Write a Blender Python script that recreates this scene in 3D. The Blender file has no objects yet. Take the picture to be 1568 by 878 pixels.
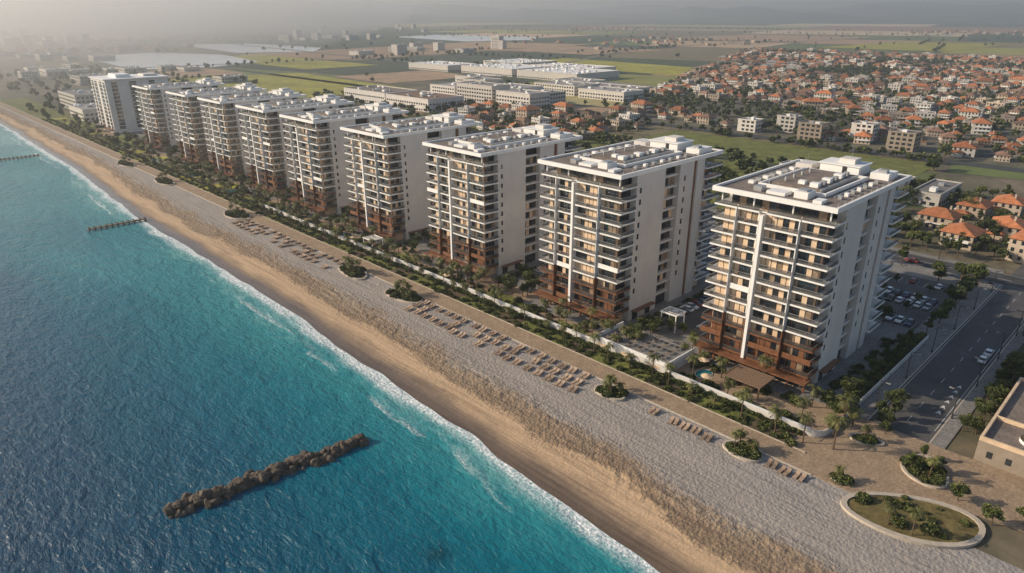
import bpy, math, random
from mathutils import Vector, Matrix, noise
R = random.Random(7)
D = bpy.data
scene = bpy.context.scene
LINK = scene.collection

# ------------------------------------------------------------------ materials
def nt(name):
    m = D.materials.new(name); m.use_nodes = True
    t = m.node_tree; t.nodes.clear()
    o = t.nodes.new('ShaderNodeOutputMaterial'); b = t.nodes.new('ShaderNodeBsdfPrincipled')
    t.links.new(b.outputs[0], o.inputs[0])
    return m, t, b
def N(t, typ, **kw):
    n = t.nodes.new(typ)
    for k, v in kw.items(): setattr(n, k, v)
    return n
def noise_node(t, vec, scale, detail=4, rough=.55, dist=0):
    n = N(t, 'ShaderNodeTexNoise'); n.inputs['Scale'].default_value = scale
    n.inputs['Detail'].default_value = detail; n.inputs['Roughness'].default_value = rough
    n.inputs['Distortion'].default_value = dist
    t.links.new(vec, n.inputs['Vector']); return n
def ramp(t, fac, stops, interp='LINEAR'):
    r = N(t, 'ShaderNodeValToRGB'); r.color_ramp.interpolation = interp
    e = r.color_ramp.elements
    while len(e) < len(stops): e.new(.5)
    for i, (p, c) in enumerate(stops):
        e[i].position = p; e[i].color = (c[0], c[1], c[2], 1) if not isinstance(c, (int, float)) else (c, c, c, 1)
    t.links.new(fac, r.inputs[0]); return r
def math_(t, op, a, b=None, clamp=False):
    n = N(t, 'ShaderNodeMath', operation=op); n.use_clamp = clamp
    for i, v in enumerate((a, b)):
        if v is None: continue
        if isinstance(v, (int, float)): n.inputs[i].default_value = v
        else: t.links.new(v, n.inputs[i])
    return n.outputs[0]
def mixc(t, f, a, b, mode='MIX'):
    n = N(t, 'ShaderNodeMix', data_type='RGBA', blend_type=mode)
    for i, v in ((0, f), (6, a), (7, b)):
        if isinstance(v, (int, float)): n.inputs[i].default_value = v
        elif isinstance(v, tuple): n.inputs[i].default_value = (*v, 1)
        else: t.links.new(v, n.inputs[i])
    return n.outputs[2]
def bump(t, b, h, strength, dist):
    n = N(t, 'ShaderNodeBump'); n.inputs['Strength'].default_value = strength; n.inputs['Distance'].default_value = dist
    t.links.new(h, n.inputs['Height']); t.links.new(n.outputs[0], b.inputs['Normal'])
def mat(name, col, rough=.8, var=.18, scale=.5, bmp=0, rnd=0, metal=0, spec=.4, scale2=None):
    m, t, b = nt(name)
    g = N(t, 'ShaderNodeNewGeometry')
    n1 = noise_node(t, g.outputs['Position'], scale, 6, .65)
    lo = tuple(c * (1 - var) for c in col); hi = tuple(min(1, c * (1 + var)) for c in col)
    r = ramp(t, n1.outputs[0], [(.3, lo), (.7, hi)])
    c = r.outputs[0]
    if scale2:
        n2 = noise_node(t, g.outputs['Position'], scale2, 3, .5)
        r2 = ramp(t, n2.outputs[0], [(.35, .72), (.65, 1.12)])
        c = mixc(t, 1.0, c, r2.outputs[0], 'MULTIPLY')
    if rnd:
        oi = N(t, 'ShaderNodeObjectInfo')
        rr = ramp(t, oi.outputs['Random'], [(0, 1 - rnd), (1, 1 + rnd)])
        c = mixc(t, 1.0, c, rr.outputs[0], 'MULTIPLY')
    t.links.new(c, b.inputs['Base Color'])
    b.inputs['Roughness'].default_value = rough; b.inputs['Metallic'].default_value = metal
    b.inputs['Specular IOR Level'].default_value = spec
    if bmp: bump(t, b, n1.outputs[0], .6, bmp)
    return m

M = {}
M['white'] = mat('white_render', (.82, .80, .77), .6, .06, .25)
M['wall'] = mat('pale_wall_render', (.64, .60, .56), .75, .10, .12)
M['cream'] = mat('cream_panel', (.70, .51, .34), .7, .18, .4)
M['brown'] = mat('bronze_brown_cladding', (.19, .082, .040), .5, .3, .6)
M['dark'] = mat('dark_frame', (.03, .03, .032), .5, .2, 1)
M['glass'] = mat('dark_window_glass', (.022, .028, .034), .06, .5, .4, spec=1.0)
M['glass2'] = mat('window_glass_with_curtain', (.28, .205, .14), .12, .4, .9, spec=.9)
M['rail'] = mat('balcony_rail_glass', (.08, .08, .08), .08, .25, .5, spec=.9)
M['rail'].node_tree.nodes['Principled BSDF'].inputs['Alpha'].default_value = .45
M['roof'] = mat('roof_deck', (.22, .175, .145), .9, .25, .35, scale2=2.5)
M['metal'] = mat('grey_metal', (.42, .42, .42), .4, .15, 1, metal=.4)
M['asphalt'] = mat('asphalt', (.062, .06, .06), .9, .25, .15, scale2=4)
M['asphalt2'] = mat('car_park_asphalt', (.10, .095, .095), .9, .25, .15, scale2=4)
M['pave'] = mat('tan_paving', (.35, .25, .165), .85, .18, .3, scale2=2)
M['paveg'] = mat('grey_paving', (.23, .215, .20), .85, .2, .2, scale2=1.5)
M['line'] = mat('road_paint', (.6, .6, .58), .7, .2, 2)
M['kerb'] = mat('kerb_stone', (.48, .41, .33), .8, .15, 1)
M['lawn'] = mat('lawn_grass', (.15, .16, .035), .95, .4, .12, scale2=1.2)
M['drylawn'] = mat('dry_lawn', (.16, .125, .045), .95, .45, .5, scale2=1.6)
M['soil'] = mat('planting_soil', (.11, .08, .045), .95, .4, 1, .2)
M['rock'] = mat('breakwater_rock', (.10, .075, .055), .85, .6, .8, .15)
M['wood'] = mat('weathered_wood', (.20, .13, .085), .7, .3, 2)
M['cushion'] = mat('lounger_fabric', (.34, .24, .17), .9, .2, 1, rnd=.35)
M['bark'] = mat('bark', (.12, .08, .05), .9, .3, 4)
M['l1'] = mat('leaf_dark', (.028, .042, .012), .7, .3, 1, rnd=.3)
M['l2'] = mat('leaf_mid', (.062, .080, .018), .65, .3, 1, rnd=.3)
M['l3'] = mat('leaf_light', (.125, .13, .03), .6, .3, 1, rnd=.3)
M['palm'] = mat('palm_frond', (.12, .115, .03), .55, .3, 2, rnd=.3)
M['palmdry'] = mat('palm_frond_dry', (.22, .16, .07), .7, .3, 2)
M['tile'] = mat('terracotta_tile', (.42, .155, .065), .8, .3, .5, rnd=.45, scale2=3)
M['tile2'] = mat('weathered_tile', (.22, .125, .085), .85, .3, .5, rnd=.4)
M['hwall'] = mat('house_wall', (.42, .34, .26), .8, .15, .3, rnd=.35)
M['hwall2'] = mat('house_wall_white', (.56, .52, .47), .8, .12, .3, rnd=.2)
M['hgrey'] = mat('flat_roof_grey', (.27, .25, .24), .9, .25, .3, rnd=.4)
M['water2'] = mat('pool_water', (.02, .16, .19), .05, .2, .6, spec=.8)
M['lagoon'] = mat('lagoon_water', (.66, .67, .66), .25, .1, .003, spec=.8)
M['tyre'] = mat('tyre_rubber', (.02, .02, .02), .8)
M['field'] = mat('meadow', (.34, .31, .045), .95, .3, .02, scale2=.15)
M['dune'] = mat('bare_ground', (.40, .27, .165), .95, .3, .03, scale2=.3)

class MB:
    def __init__(s): s.v = []; s.f = []; s.m = []; s.mats = []; s.T = None
    def mi(s, k):
        if k not in s.mats: s.mats.append(k)
        return s.mats.index(k)
    def add(s, vs, fs, k):
        b = len(s.v)
        if s.T is not None: vs = [tuple(s.T @ Vector(v)) for v in vs]
        s.v += [tuple(v) for v in vs]; i = s.mi(k)
        for f in fs: s.f.append(tuple(b + j for j in f)); s.m.append(i)
    def box(s, x0, x1, y0, y1, z0, z1, k):
        if x0 > x1: x0, x1 = x1, x0
        if y0 > y1: y0, y1 = y1, y0
        s.add([(x0,y0,z0),(x1,y0,z0),(x1,y1,z0),(x0,y1,z0),(x0,y0,z1),(x1,y0,z1),(x1,y1,z1),(x0,y1,z1)],
              [(0,3,2,1),(4,5,6,7),(0,1,5,4),(1,2,6,5),(2,3,7,6),(3,0,4,7)], k)
    def cyl(s, p0, p1, r0, r1, n, k, cap=True):
        p0 = Vector(p0); p1 = Vector(p1); q = (p1 - p0).to_track_quat('Z', 'Y')
        vs = []
        for p, r in ((p0, r0), (p1, r1)):
            for i in range(n):
                a = 2 * math.pi * i / n
                vs.append(p + q @ Vector((r * math.cos(a), r * math.sin(a), 0)))
        fs = [(i, (i + 1) % n, n + (i + 1) % n, n + i) for i in range(n)]
        if cap: fs += [tuple(range(n - 1, -1, -1)), tuple(range(n, 2 * n))]
        s.add(vs, fs, k)
    def poly(s, pts, z0, z1, k, side=None):
        n = len(pts)
        s.add([(x, y, z1) for x, y in pts], [tuple(range(n))], k)
        if z1 > z0:
            s.add([(x, y, z0) for x, y in pts] + [(x, y, z1) for x, y in pts],
                  [(i, (i + 1) % n, n + (i + 1) % n, n + i) for i in range(n)], side or k)
    def mesh(s, name):
        me = D.meshes.new(name); me.from_pydata(s.v, [], s.f)
        for k in s.mats: me.materials.append(M[k])
        me.polygons.foreach_set('material_index', s.m); me.update(); return me
    def obj(s, name, loc=(0, 0, 0), rot=0, link=True):
        o = D.objects.new(name, s.mesh(name)); o.location = loc; o.rotation_euler[2] = rot
        if link: LINK.objects.link(o)
        return o
def inst(name, me, loc, rot=0, sc=1):
    o = D.objects.new(name, me); o.location = loc; o.rotation_euler[2] = rot
    o.scale = (sc, sc, sc) if not isinstance(sc, tuple) else sc
    LINK.objects.link(o); return o
def sheet(name, pts, z, k):
    b = MB(); b.poly(pts, z, z, k); return b.obj(name)
def rect(x0, x1, y0, y1): return [(x0, y0), (x1, y0), (x1, y1), (x0, y1)]

# ------------------------------------------------------------------ scatter by geometry nodes
def scatter(name, pts, objs):
    """pts: (x,y,z,rot,scale)"""
    me = D.meshes.new(name); me.from_pydata([p[:3] for p in pts], [], [])
    a = me.attributes.new('rotv', 'FLOAT_VECTOR', 'POINT'); s = me.attributes.new('sclv', 'FLOAT_VECTOR', 'POINT')
    a.data.foreach_set('vector', [c for p in pts for c in (0, 0, p[3])])
    s.data.foreach_set('vector', [c for p in pts for c in (p[4], p[4], p[4])])
    o = D.objects.new(name, me); LINK.objects.link(o)
    col = D.collections.new(name + '_kinds')
    for q in objs: col.objects.link(q)
    g = D.node_groups.new(name, 'GeometryNodeTree')
    g.interface.new_socket('Geometry', in_out='INPUT', socket_type='NodeSocketGeometry')
    g.interface.new_socket('Geometry', in_out='OUTPUT', socket_type='NodeSocketGeometry')
    gi = g.nodes.new('NodeGroupInput'); go = g.nodes.new('NodeGroupOutput')
    ip = g.nodes.new('GeometryNodeInstanceOnPoints'); ci = g.nodes.new('GeometryNodeCollectionInfo')
    ci.inputs['Collection'].default_value = col; ci.inputs['Separate Children'].default_value = True
    ci.inputs['Reset Children'].default_value = True
    ip.inputs['Pick Instance'].default_value = True
    for nm, sock in (('rotv', 'Rotation'), ('sclv', 'Scale')):
        na = g.nodes.new('GeometryNodeInputNamedAttribute'); na.data_type = 'FLOAT_VECTOR'
        na.inputs['Name'].default_value = nm
        g.links.new(na.outputs[0], ip.inputs[sock])
    g.links.new(gi.outputs[0], ip.inputs['Points']); g.links.new(ci.outputs[0], ip.inputs['Instance'])
    g.links.new(ip.outputs[0], go.inputs[0])
    md = o.modifiers.new('scatter', 'NODES'); md.node_group = g
    return o

# ------------------------------------------------------------------ coast
SH = [(-3000, 72), (-200, 75.5), (0, 77), (44, 78), (118, 81.3), (189, 85), (317, 86), (490, 94), (690, 97), (1500, 100), (30000, 110)]
def shore(y):
    for (a, xa), (b, xb) in zip(SH, SH[1:]):
        if a <= y <= b:
            t = (y - a) / (b - a); t = t * t * (3 - 2 * t) if (b - a) < 300 else t
            x = xa + (xb - xa) * t; break
    else: x = 110
    if y < 2000:
        x += 1.5 * noise.noise(Vector((y * .035, 3, 0))) + .7 * noise.noise(Vector((y * .11, 9, 0)))
    return x
def rows():
    ys = [-2500, -800, -300, -120, -60]; y = -30
    while y < 1100:
        ys.append(y); y += .42 if y < 140 else .42 + (y - 140) * .006
    ys += [1300, 1700, 2500, 4000, 8000, 16000, 28000]; return ys
def attr_mesh(name, xs_fn, zfn, m):
    ys = rows(); vs = []; sv = []; fs = []
    for y in ys:
        s0 = shore(y); xs = xs_fn(s0)
        for x in xs:
            s = x - s0; vs.append((x, y, zfn(s, x, y))); sv.append(s)
    n = len(xs)
    for i in range(len(ys) - 1):
        for j in range(n - 1):
            a = i * n + j; fs.append((a, a + 1, a + n + 1, a + n))
    me = D.meshes.new(name); me.from_pydata(vs, [], fs)
    at = me.attributes.new('s', 'FLOAT', 'POINT'); at.data.foreach_set('value', sv)
    me.polygons.foreach_set('use_smooth', [True] * len(fs))
    me.materials.append(m); o = D.objects.new(name, me); LINK.objects.link(o); return o
SEA = -1.5
def sandz(s, x, y):
    nz = noise.noise
    if s < 0: z = SEA + s * .09
    elif s < 11: z = SEA + .085 * s
    elif s < 15: z = SEA + .935 + (s - 11) * .12
    else: z = min(-.02, SEA + 1.415 + (s - 15) * .02)
    if s > 1:
        w = max(0, 1 - abs(s - 15.5 - 3.5 * nz(Vector((2, y * .04, 1)))) / 5)
        z += (w * .40 + .045) * (nz(Vector((x * .9, y * .55, 1))) + .5 * nz(Vector((x * 2.1, y * 1.6, 4))))
        z += .06 * nz(Vector((x * .15, y * .1, 7)))
    return z if x < 117 else min(z, -.02)
m, t, b = nt('beach_sand')
at = N(t, 'ShaderNodeAttribute', attribute_name='s'); g = N(t, 'ShaderNodeNewGeometry'); P = g.outputs['Position']
mp = N(t, 'ShaderNodeMapping'); mp.inputs['Scale'].default_value = (1, .3, 1); t.links.new(P, mp.inputs[0])
nA = noise_node(t, mp.outputs[0], .12, 5, .6); nB = noise_node(t, P, .9, 5, .65); nC = noise_node(t, P, 3.0, 4, .7)
off = math_(t, 'MULTIPLY', math_(t, 'SUBTRACT', nA.outputs[0], .5), 14)
off2 = math_(t, 'MULTIPLY', math_(t, 'SUBTRACT', nB.outputs[0], .5), 5)
near = ramp(t, math_(t, 'DIVIDE', at.outputs['Fac'], 9), [(0.1, .06), (1, 1)])
offm = math_(t, 'MULTIPLY', math_(t, 'ADD', off, off2), near.outputs[0])
ss = math_(t, 'DIVIDE', math_(t, 'ADD', at.outputs['Fac'], offm), 45)
r = ramp(t, ss, [(0, (.14, .10, .07)), (.06, (.19, .135, .092)), (.10, (.31, .215, .14)), (.16, (.54, .37, .225)),
                 (.235, (.51, .35, .215)), (.27, (.26, .18, .115)), (.36, (.34, .245, .165)), (.42, (.38, .325, .28)), (1, (.36, .325, .30))])
sp = ramp(t, nC.outputs[0], [(.3, .74), (.7, 1.13)])
c = mixc(t, 1.0, r.outputs[0], sp.outputs[0], 'MULTIPLY')
mps = N(t, 'ShaderNodeMapping'); mps.inputs['Scale'].default_value = (1.6, .045, 1); t.links.new(P, mps.inputs[0])
st = noise_node(t, mps.outputs[0], 1.0, 4, .6, .3); sr = ramp(t, st.outputs[0], [(.36, .74), (.5, 1.0), (.64, 1.12)])
c = mixc(t, 1.0, c, sr.outputs[0], 'MULTIPLY')
t.links.new(c, b.inputs['Base Color'])
rr = ramp(t, ss, [(0, .16), (.07, .3), (.11, .9)]); t.links.new(rr.outputs[0], b.inputs['Roughness'])
vor = N(t, 'ShaderNodeTexVoronoi'); vor.inputs['Scale'].default_value = 1.5; t.links.new(P, vor.inputs['Vector'])
hh = math_(t, 'ADD', nC.outputs[0], math_(t, 'MULTIPLY', vor.outputs['Distance'], 1.0))
dry = ramp(t, ss, [(.1, 0.05), (.22, .25), (.28, 1.0), (.40, .85), (.47, .5)])
bump(t, b, math_(t, 'MULTIPLY', hh, dry.outputs[0]), 1.0, .28)
attr_mesh('beach_sand', lambda s0: [s0 - 30, s0 - 15] + [s0 - 8 + (118.5 - s0 + 8) * i / 104 for i in range(105)], sandz, m)
# water material
m, t, b = nt('sea_water')
at = N(t, 'ShaderNodeAttribute', attribute_name='s'); g = N(t, 'ShaderNodeNewGeometry'); P = g.outputs['Position']
S = at.outputs['Fac']
mp = N(t, 'ShaderNodeMapping'); mp.inputs['Scale'].default_value = (1, .45, 1); t.links.new(P, mp.inputs[0])
big = noise_node(t, mp.outputs[0], .022, 4, .55, .6)
med = noise_node(t, P, .22, 5, .6, .5); fine = noise_node(t, P, 1.4, 6, .7, .4)
sx = N(t, 'ShaderNodeSeparateXYZ'); t.links.new(P, sx.inputs[0])
d = math_(t, 'MULTIPLY', S, -1.0)
d = math_(t, 'SUBTRACT', d, math_(t, 'MULTIPLY', math_(t, 'MAXIMUM', math_(t, 'SUBTRACT', sx.outputs[1], 130), 0), .16))
d = math_(t, 'MAXIMUM', d, math_(t, 'MULTIPLY', S, -.34))
d = math_(t, 'ADD', d, math_(t, 'MULTIPLY', math_(t, 'SUBTRACT', big.outputs[0], .5), 36))
d = math_(t, 'ADD', d, math_(t, 'MULTIPLY', math_(t, 'SUBTRACT', med.outputs[0], .5), 12))
d = math_(t, 'DIVIDE', d, 110)
r = ramp(t, d, [(0, (.12, .36, .36)), (.04, (.03, .25, .28)), (.16, (.004, .155, .205)), (.34, (.002, .095, .155)), (.56, (.001, .060, .118)), (.9, (.001, .038, .09))])
rv = N(t, 'ShaderNodeVectorMath', operation='DISTANCE'); t.links.new(P, rv.inputs[0]); rv.inputs[1].default_value = (54, 73.5, SEA)
rd = math_(t, 'ADD', rv.outputs['Value'], math_(t, 'MULTIPLY', med.outputs[0], 5))
reef = ramp(t, math_(t, 'DIVIDE', rd, 7), [(.5, .6), (.85, 1)])
wc = mixc(t, 1.0, r.outputs[0], reef.outputs[0], 'MULTIPLY')
mp2 = N(t, 'ShaderNodeMapping'); mp2.inputs['Scale'].default_value = (1, .35, 1); t.links.new(P, mp2.inputs[0])
fl = noise_node(t, mp2.outputs[0], .16, 4, .6, .3)
sl = math_(t, 'ADD', S, math_(t, 'MULTIPLY', math_(t, 'SUBTRACT', fl.outputs[0], .5), 8))
lace = N(t, 'ShaderNodeTexVoronoi', feature='DISTANCE_TO_EDGE'); lace.inputs['Scale'].default_value = 1.0
wv = N(t, 'ShaderNodeVectorMath', operation='ADD'); t.links.new(P, wv.inputs[0])
sc = N(t, 'ShaderNodeVectorMath', operation='SCALE'); sc.inputs['Scale'].default_value = 1.8; t.links.new(med.outputs['Color'], sc.inputs[0]); t.links.new(sc.outputs[0], wv.inputs[1])
t.links.new(wv.outputs[0], lace.inputs['Vector'])
lc = ramp(t, lace.outputs['Distance'], [(.0, 1), (.16, .6), (.32, .15)])
sl01 = math_(t, 'DIVIDE', math_(t, 'ADD', sl, 12), 14)
edge = ramp(t, sl01, [(.50, 0), (.62, .3), (.72, .75), (.80, 1)])
brk = ramp(t, sl01, [(.28, 0), (.35, 1), (.38, .45), (.50, 0)])
bm = noise_node(t, mp2.outputs[0], .13, 4, .6); bmr = ramp(t, bm.outputs[0], [(.47, 0), (.60, 1)])
fn = ramp(t, fine.outputs[0], [(.36, .25), (.54, 1)])
e1 = math_(t, 'MULTIPLY', edge.outputs[0], math_(t, 'ADD', lc.outputs[0], math_(t, 'MULTIPLY', edge.outputs[0], .6)), True)
e2 = math_(t, 'MULTIPLY', math_(t, 'MULTIPLY', brk.outputs[0], bmr.outputs[0]), fn.outputs[0])
foam = math_(t, 'MULTIPLY', math_(t, 'ADD', e1, math_(t, 'MULTIPLY', e2, .8)), fn.outputs[0], True)
wc = mixc(t, foam, wc, (.92, .92, .92))
t.links.new(wc, b.inputs['Base Color'])
t.links.new(math_(t, 'ADD', .12, math_(t, 'MULTIPLY', foam, .6)), b.inputs['Roughness'])
b.inputs['IOR'].default_value = 1.33; b.inputs['Specular IOR Level'].default_value = .25
mp3 = N(t, 'ShaderNodeMapping'); mp3.inputs['Rotation'].default_value = (0, 0, .5); mp3.inputs['Scale'].default_value = (1, .5, 1); t.links.new(P, mp3.inputs[0])
w1 = noise_node(t, mp3.outputs[0], .3, 3, .5, .4); w2 = noise_node(t, mp3.outputs[0], 1.1, 5, .62, .6)
hh = math_(t, 'ADD', math_(t, 'MULTIPLY', w1.outputs[0], 1.6), math_(t, 'MULTIPLY', w2.outputs[0], .9))
hh = math_(t, 'ADD', hh, math_(t, 'MULTIPLY', foam, .3))
bump(t, b, hh, .9, .6)
attr_mesh('sea_water', lambda s0: [-30000, -8000, -2500, -900, -350, -150, -60, -20, 10, 30] + [s0 - 30 + i * 34 / 40 for i in range(41)], lambda s, x, y: SEA, m)

# ------------------------------------------------------------------ ground
m, t, b = nt('open_ground'); g = N(t, 'ShaderNodeNewGeometry'); P = g.outputs['Position']
n1 = noise_node(t, P, .012, 6, .65); n2 = noise_node(t, P, .25, 5, .65)
r = ramp(t, n1.outputs[0], [(.35, (.06, .065, .025)), (.5, (.12, .105, .06)), (.62, (.20, .155, .10))])
r2 = ramp(t, n2.outputs[0], [(.3, .65), (.7, 1.2)])
t.links.new(mixc(t, 1.0, r.outputs[0], r2.outputs[0], 'MULTIPLY'), b.inputs['Base Color']); b.inputs['Roughness'].default_value = .95
M['ground'] = m
sheet('ground', rect(118, 40000, -20000, 40000), -.06, 'ground')

# farmland
m, t, b = nt('farmland'); ca = N(t, 'ShaderNodeAttribute', attribute_name='col'); g = N(t, 'ShaderNodeNewGeometry')
n1 = noise_node(t, g.outputs['Position'], .02, 6, .7); r = ramp(t, n1.outputs[0], [(.3, .7), (.7, 1.2)])
t.links.new(mixc(t, 1.0, ca.outputs['Color'], r.outputs[0], 'MULTIPLY'), b.inputs['Base Color']); b.inputs['Roughness'].default_value = .95
PAL = [(.12, .15, .04), (.36, .34, .06), (.52, .36, .21), (.34, .22, .13), (.04, .06, .022), (.62, .48, .30), (.20, .20, .05), (.06, .085, .03), (.42, .36, .15), (.20, .16, .08), (.05, .07, .03), (.04, .055, .025)]
fv = []; ff = []; fc = []; edges_trees = []
ca_, sa_ = math.cos(.22), math.sin(.22)
def rotp(x, y): return (x * ca_ - y * sa_, x * sa_ + y * ca_)
def bsp(x0, x1, y0, y1, dep):
    cx, cy = (x0 + x1) / 2, (y0 + y1) / 2
    dist = math.hypot(cx, cy); lim = 90 + .15 * dist
    w, h = x1 - x0, y1 - y0
    if max(w, h) < lim * R.uniform(1, 2.2) or dep > 16:
        g_ = 2 + dist * .002
        q = [rotp(x, y) for x, y in ((x0 + g_, y0 + g_), (x1 - g_, y0 + g_), (x1 - g_, y1 - g_), (x0 + g_, y1 - g_))]
        if min(p[0] for p in q) < 285: return
        i = len(fv); fv.extend((x, y, .08) for x, y in q); ff.append((i, i + 1, i + 2, i + 3))
        c = R.choice(PAL); k = R.uniform(.8, 1.2); fc.append((c[0] * k, c[1] * k, c[2] * k, 1))
        if R.random() < .4 and dist < 5000:
            n = int(max(w, h) / (9 + dist * .004)); a, b_ = (q[0], q[1]) if w > h else (q[0], q[3])
            for j in range(n):
                if R.random() < .75:
                    u = j / n; edges_trees.append((a[0] + (b_[0] - a[0]) * u + R.uniform(-2, 2), a[1] + (b_[1] - a[1]) * u + R.uniform(-2, 2)))
        return
    f = R.uniform(.35, .65)
    if w > h * R.uniform(.7, 1.1): bsp(x0, x0 + w * f, y0, y1, dep + 1); bsp(x0 + w * f, x1, y0, y1, dep + 1)
    else: bsp(x0, x1, y0, y0 + h * f, dep + 1); bsp(x0, x1, y0 + h * f, y1, dep + 1)
bsp(0, 22000, -9000, 22000, 0)
me = D.meshes.new('farmland'); me.from_pydata(fv, [], ff)
cl = me.attributes.new('col', 'FLOAT_COLOR', 'FACE'); cl.data.foreach_set('color', [c for q in fc for c in q])
me.materials.append(m); LINK.objects.link(D.objects.new('farmland', me))

# hills
vs = []; fs = []; nA_ = 200; nR = 14
for i in range(nA_ + 1):
    a = math.radians(-20 + 140 * i / nA_)
    for j in range(nR):
        rr_ = 7000 + j * 800
        h = math.sin(math.pi * j / (nR - 1)) * (70 + 260 * max(0, noise.noise(Vector((a * 5, j * .3, 0))) + .2) + 60 * noise.noise(Vector((a * 24, j * .7, 3))))
        vs.append((rr_ * math.cos(a), rr_ * math.sin(a), max(-1, min(h, 235)) - 1))
for i in range(nA_):
    for j in range(nR - 1):
        a = i * nR + j; fs.append((a, a + nR, a + nR + 1, a + 1))
me = D.meshes.new('hills'); me.from_pydata(vs, [], fs); me.polygons.foreach_set('use_smooth', [True] * len(fs))
M['hill'] = mat('hill_scrub', (.10, .11, .06), .95, .4, .002); me.materials.append(M['hill']); LINK.objects.link(D.objects.new('hills', me))

# ------------------------------------------------------------------ vegetation kinds
def rq(b, c, size, k, rng, up=.0):
    n = Vector((rng.gauss(0, 1), rng.gauss(0, 1), rng.gauss(0, 1) + up)).normalized()
    q = n.to_track_quat('Z', 'Y'); a = size * rng.uniform(.6, 1.2); e = size * rng.uniform(.4, .9)
    b.add([c + q @ Vector(p) for p in ((-a, -e * .3, 0), (0, -e, 0), (a, 0, 0), (0, e, 0))], [(0, 1, 2, 3)], k)
def tree(name, h, r, n, seed, leaf=.3, rz=None):
    rng = random.Random(seed); b = MB(); rz = rz or r * .8
    b.cyl((0, 0, -.1), (.1, .05, h * .3), .22, .16, 7, 'bark'); b.cyl((.1, .05, h * .3), (0, .1, h * .65), .16, .07, 6, 'bark')
    cs = []
    for i in range(9):
        a = rng.uniform(0, 6.28); q = rng.uniform(.25, .75) * r
        c = Vector((q * math.cos(a), q * math.sin(a), h - rz * rng.uniform(.5, 1.5)))
        cs.append((c, r * rng.uniform(.32, .5), rng.random()))
        if i < 5: b.cyl((.1, .05, h * .32), tuple(c), .1, .03, 5, 'bark', False)
    cs.append((Vector((0, 0, h - rz * .6)), r * .5, .6))
    for i in range(n):
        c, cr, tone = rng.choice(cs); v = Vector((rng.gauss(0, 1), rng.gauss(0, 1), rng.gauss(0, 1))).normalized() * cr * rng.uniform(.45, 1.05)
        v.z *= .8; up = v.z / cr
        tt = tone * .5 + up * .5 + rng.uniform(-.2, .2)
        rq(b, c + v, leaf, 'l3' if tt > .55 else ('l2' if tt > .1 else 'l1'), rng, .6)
    return b.obj(name, link=False)
def bush(name, r, n, seed, leaf=.16):
    rng = random.Random(seed); b = MB()
    for i in range(4): b.cyl((0, 0, -.05), (rng.uniform(-.3, .3) * r, rng.uniform(-.3, .3) * r, r * .7), .04, .02, 4, 'bark', False)
    for i in range(n):
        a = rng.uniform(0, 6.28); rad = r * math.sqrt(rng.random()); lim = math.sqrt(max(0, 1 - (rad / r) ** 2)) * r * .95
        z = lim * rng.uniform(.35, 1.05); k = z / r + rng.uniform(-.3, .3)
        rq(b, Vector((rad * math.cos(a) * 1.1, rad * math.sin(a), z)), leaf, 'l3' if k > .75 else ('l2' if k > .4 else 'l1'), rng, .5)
    return b.obj(name, link=False)
def palm(name, h, seed, L=2.5):
    rng = random.Random(seed); b = MB(); lean = rng.uniform(-.4, .4); pr = Vector((0, 0, -.1))
    for i in range(5):
        q = (i + 1) / 5; p = Vector((lean * q * q, .15 * math.sin(q * 2), h * q)); b.cyl(pr, p, .2 - .02 * i, .185 - .02 * i, 7, 'bark', False); pr = p
    top = pr
    for i in range(22):
        a = i * 2.399 + rng.uniform(-.2, .2); el = rng.uniform(-.35, 1.15); dry = el < -.15
        d = Vector((math.cos(a), math.sin(a), 0)); side = Vector((-math.sin(a), math.cos(a), 0)); p = top.copy(); ang = el; st = L / 8
        for j in range(8):
            ang -= .22; np_ = p + (d * math.cos(ang) + Vector((0, 0, math.sin(ang)))) * st
            w = .55 * math.sin(math.pi * (j + 1.2) / 9.5)
            for sg in (-1, 1):
                b.add([p, p + (np_ - p) * .7, p + (np_ - p) * 1.25 + side * sg * w - Vector((0, 0, w * .55)), p + (np_ - p) * .75 + side * sg * w * .9 - Vector((0, 0, w * .5))], [(0, 1, 2, 3)], 'palmdry' if dry else ('palm' if (i + j) % 3 else 'l2'))
            p = np_
    return b.obj(name, link=False)
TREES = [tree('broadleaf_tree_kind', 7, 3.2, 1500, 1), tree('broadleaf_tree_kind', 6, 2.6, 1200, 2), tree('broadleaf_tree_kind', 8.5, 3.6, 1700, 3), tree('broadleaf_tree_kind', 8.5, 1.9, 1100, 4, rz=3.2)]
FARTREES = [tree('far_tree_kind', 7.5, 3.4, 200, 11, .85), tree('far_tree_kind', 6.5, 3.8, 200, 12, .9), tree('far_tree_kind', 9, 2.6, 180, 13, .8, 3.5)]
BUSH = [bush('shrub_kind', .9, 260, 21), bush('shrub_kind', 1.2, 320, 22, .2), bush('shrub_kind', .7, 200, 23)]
PALMS = [palm('palm_kind', 5.2, 31), palm('palm_kind', 6.6, 32, 2.8), palm('palm_kind', 4.2, 33, 2.3), palm('palm_kind', 7.5, 34, 2.8)]
def put_palm(x, y, z=0, s=1): inst('palm_tree', R.choice(PALMS).data, (x, y, z), R.uniform(0, 6.28), s * R.uniform(.85, 1.15))
def put_tree(x, y, z=0, s=1): inst('broadleaf_tree', R.choice(TREES).data, (x, y, z), R.uniform(0, 6.28), s * R.uniform(.75, 1.2))

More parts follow.
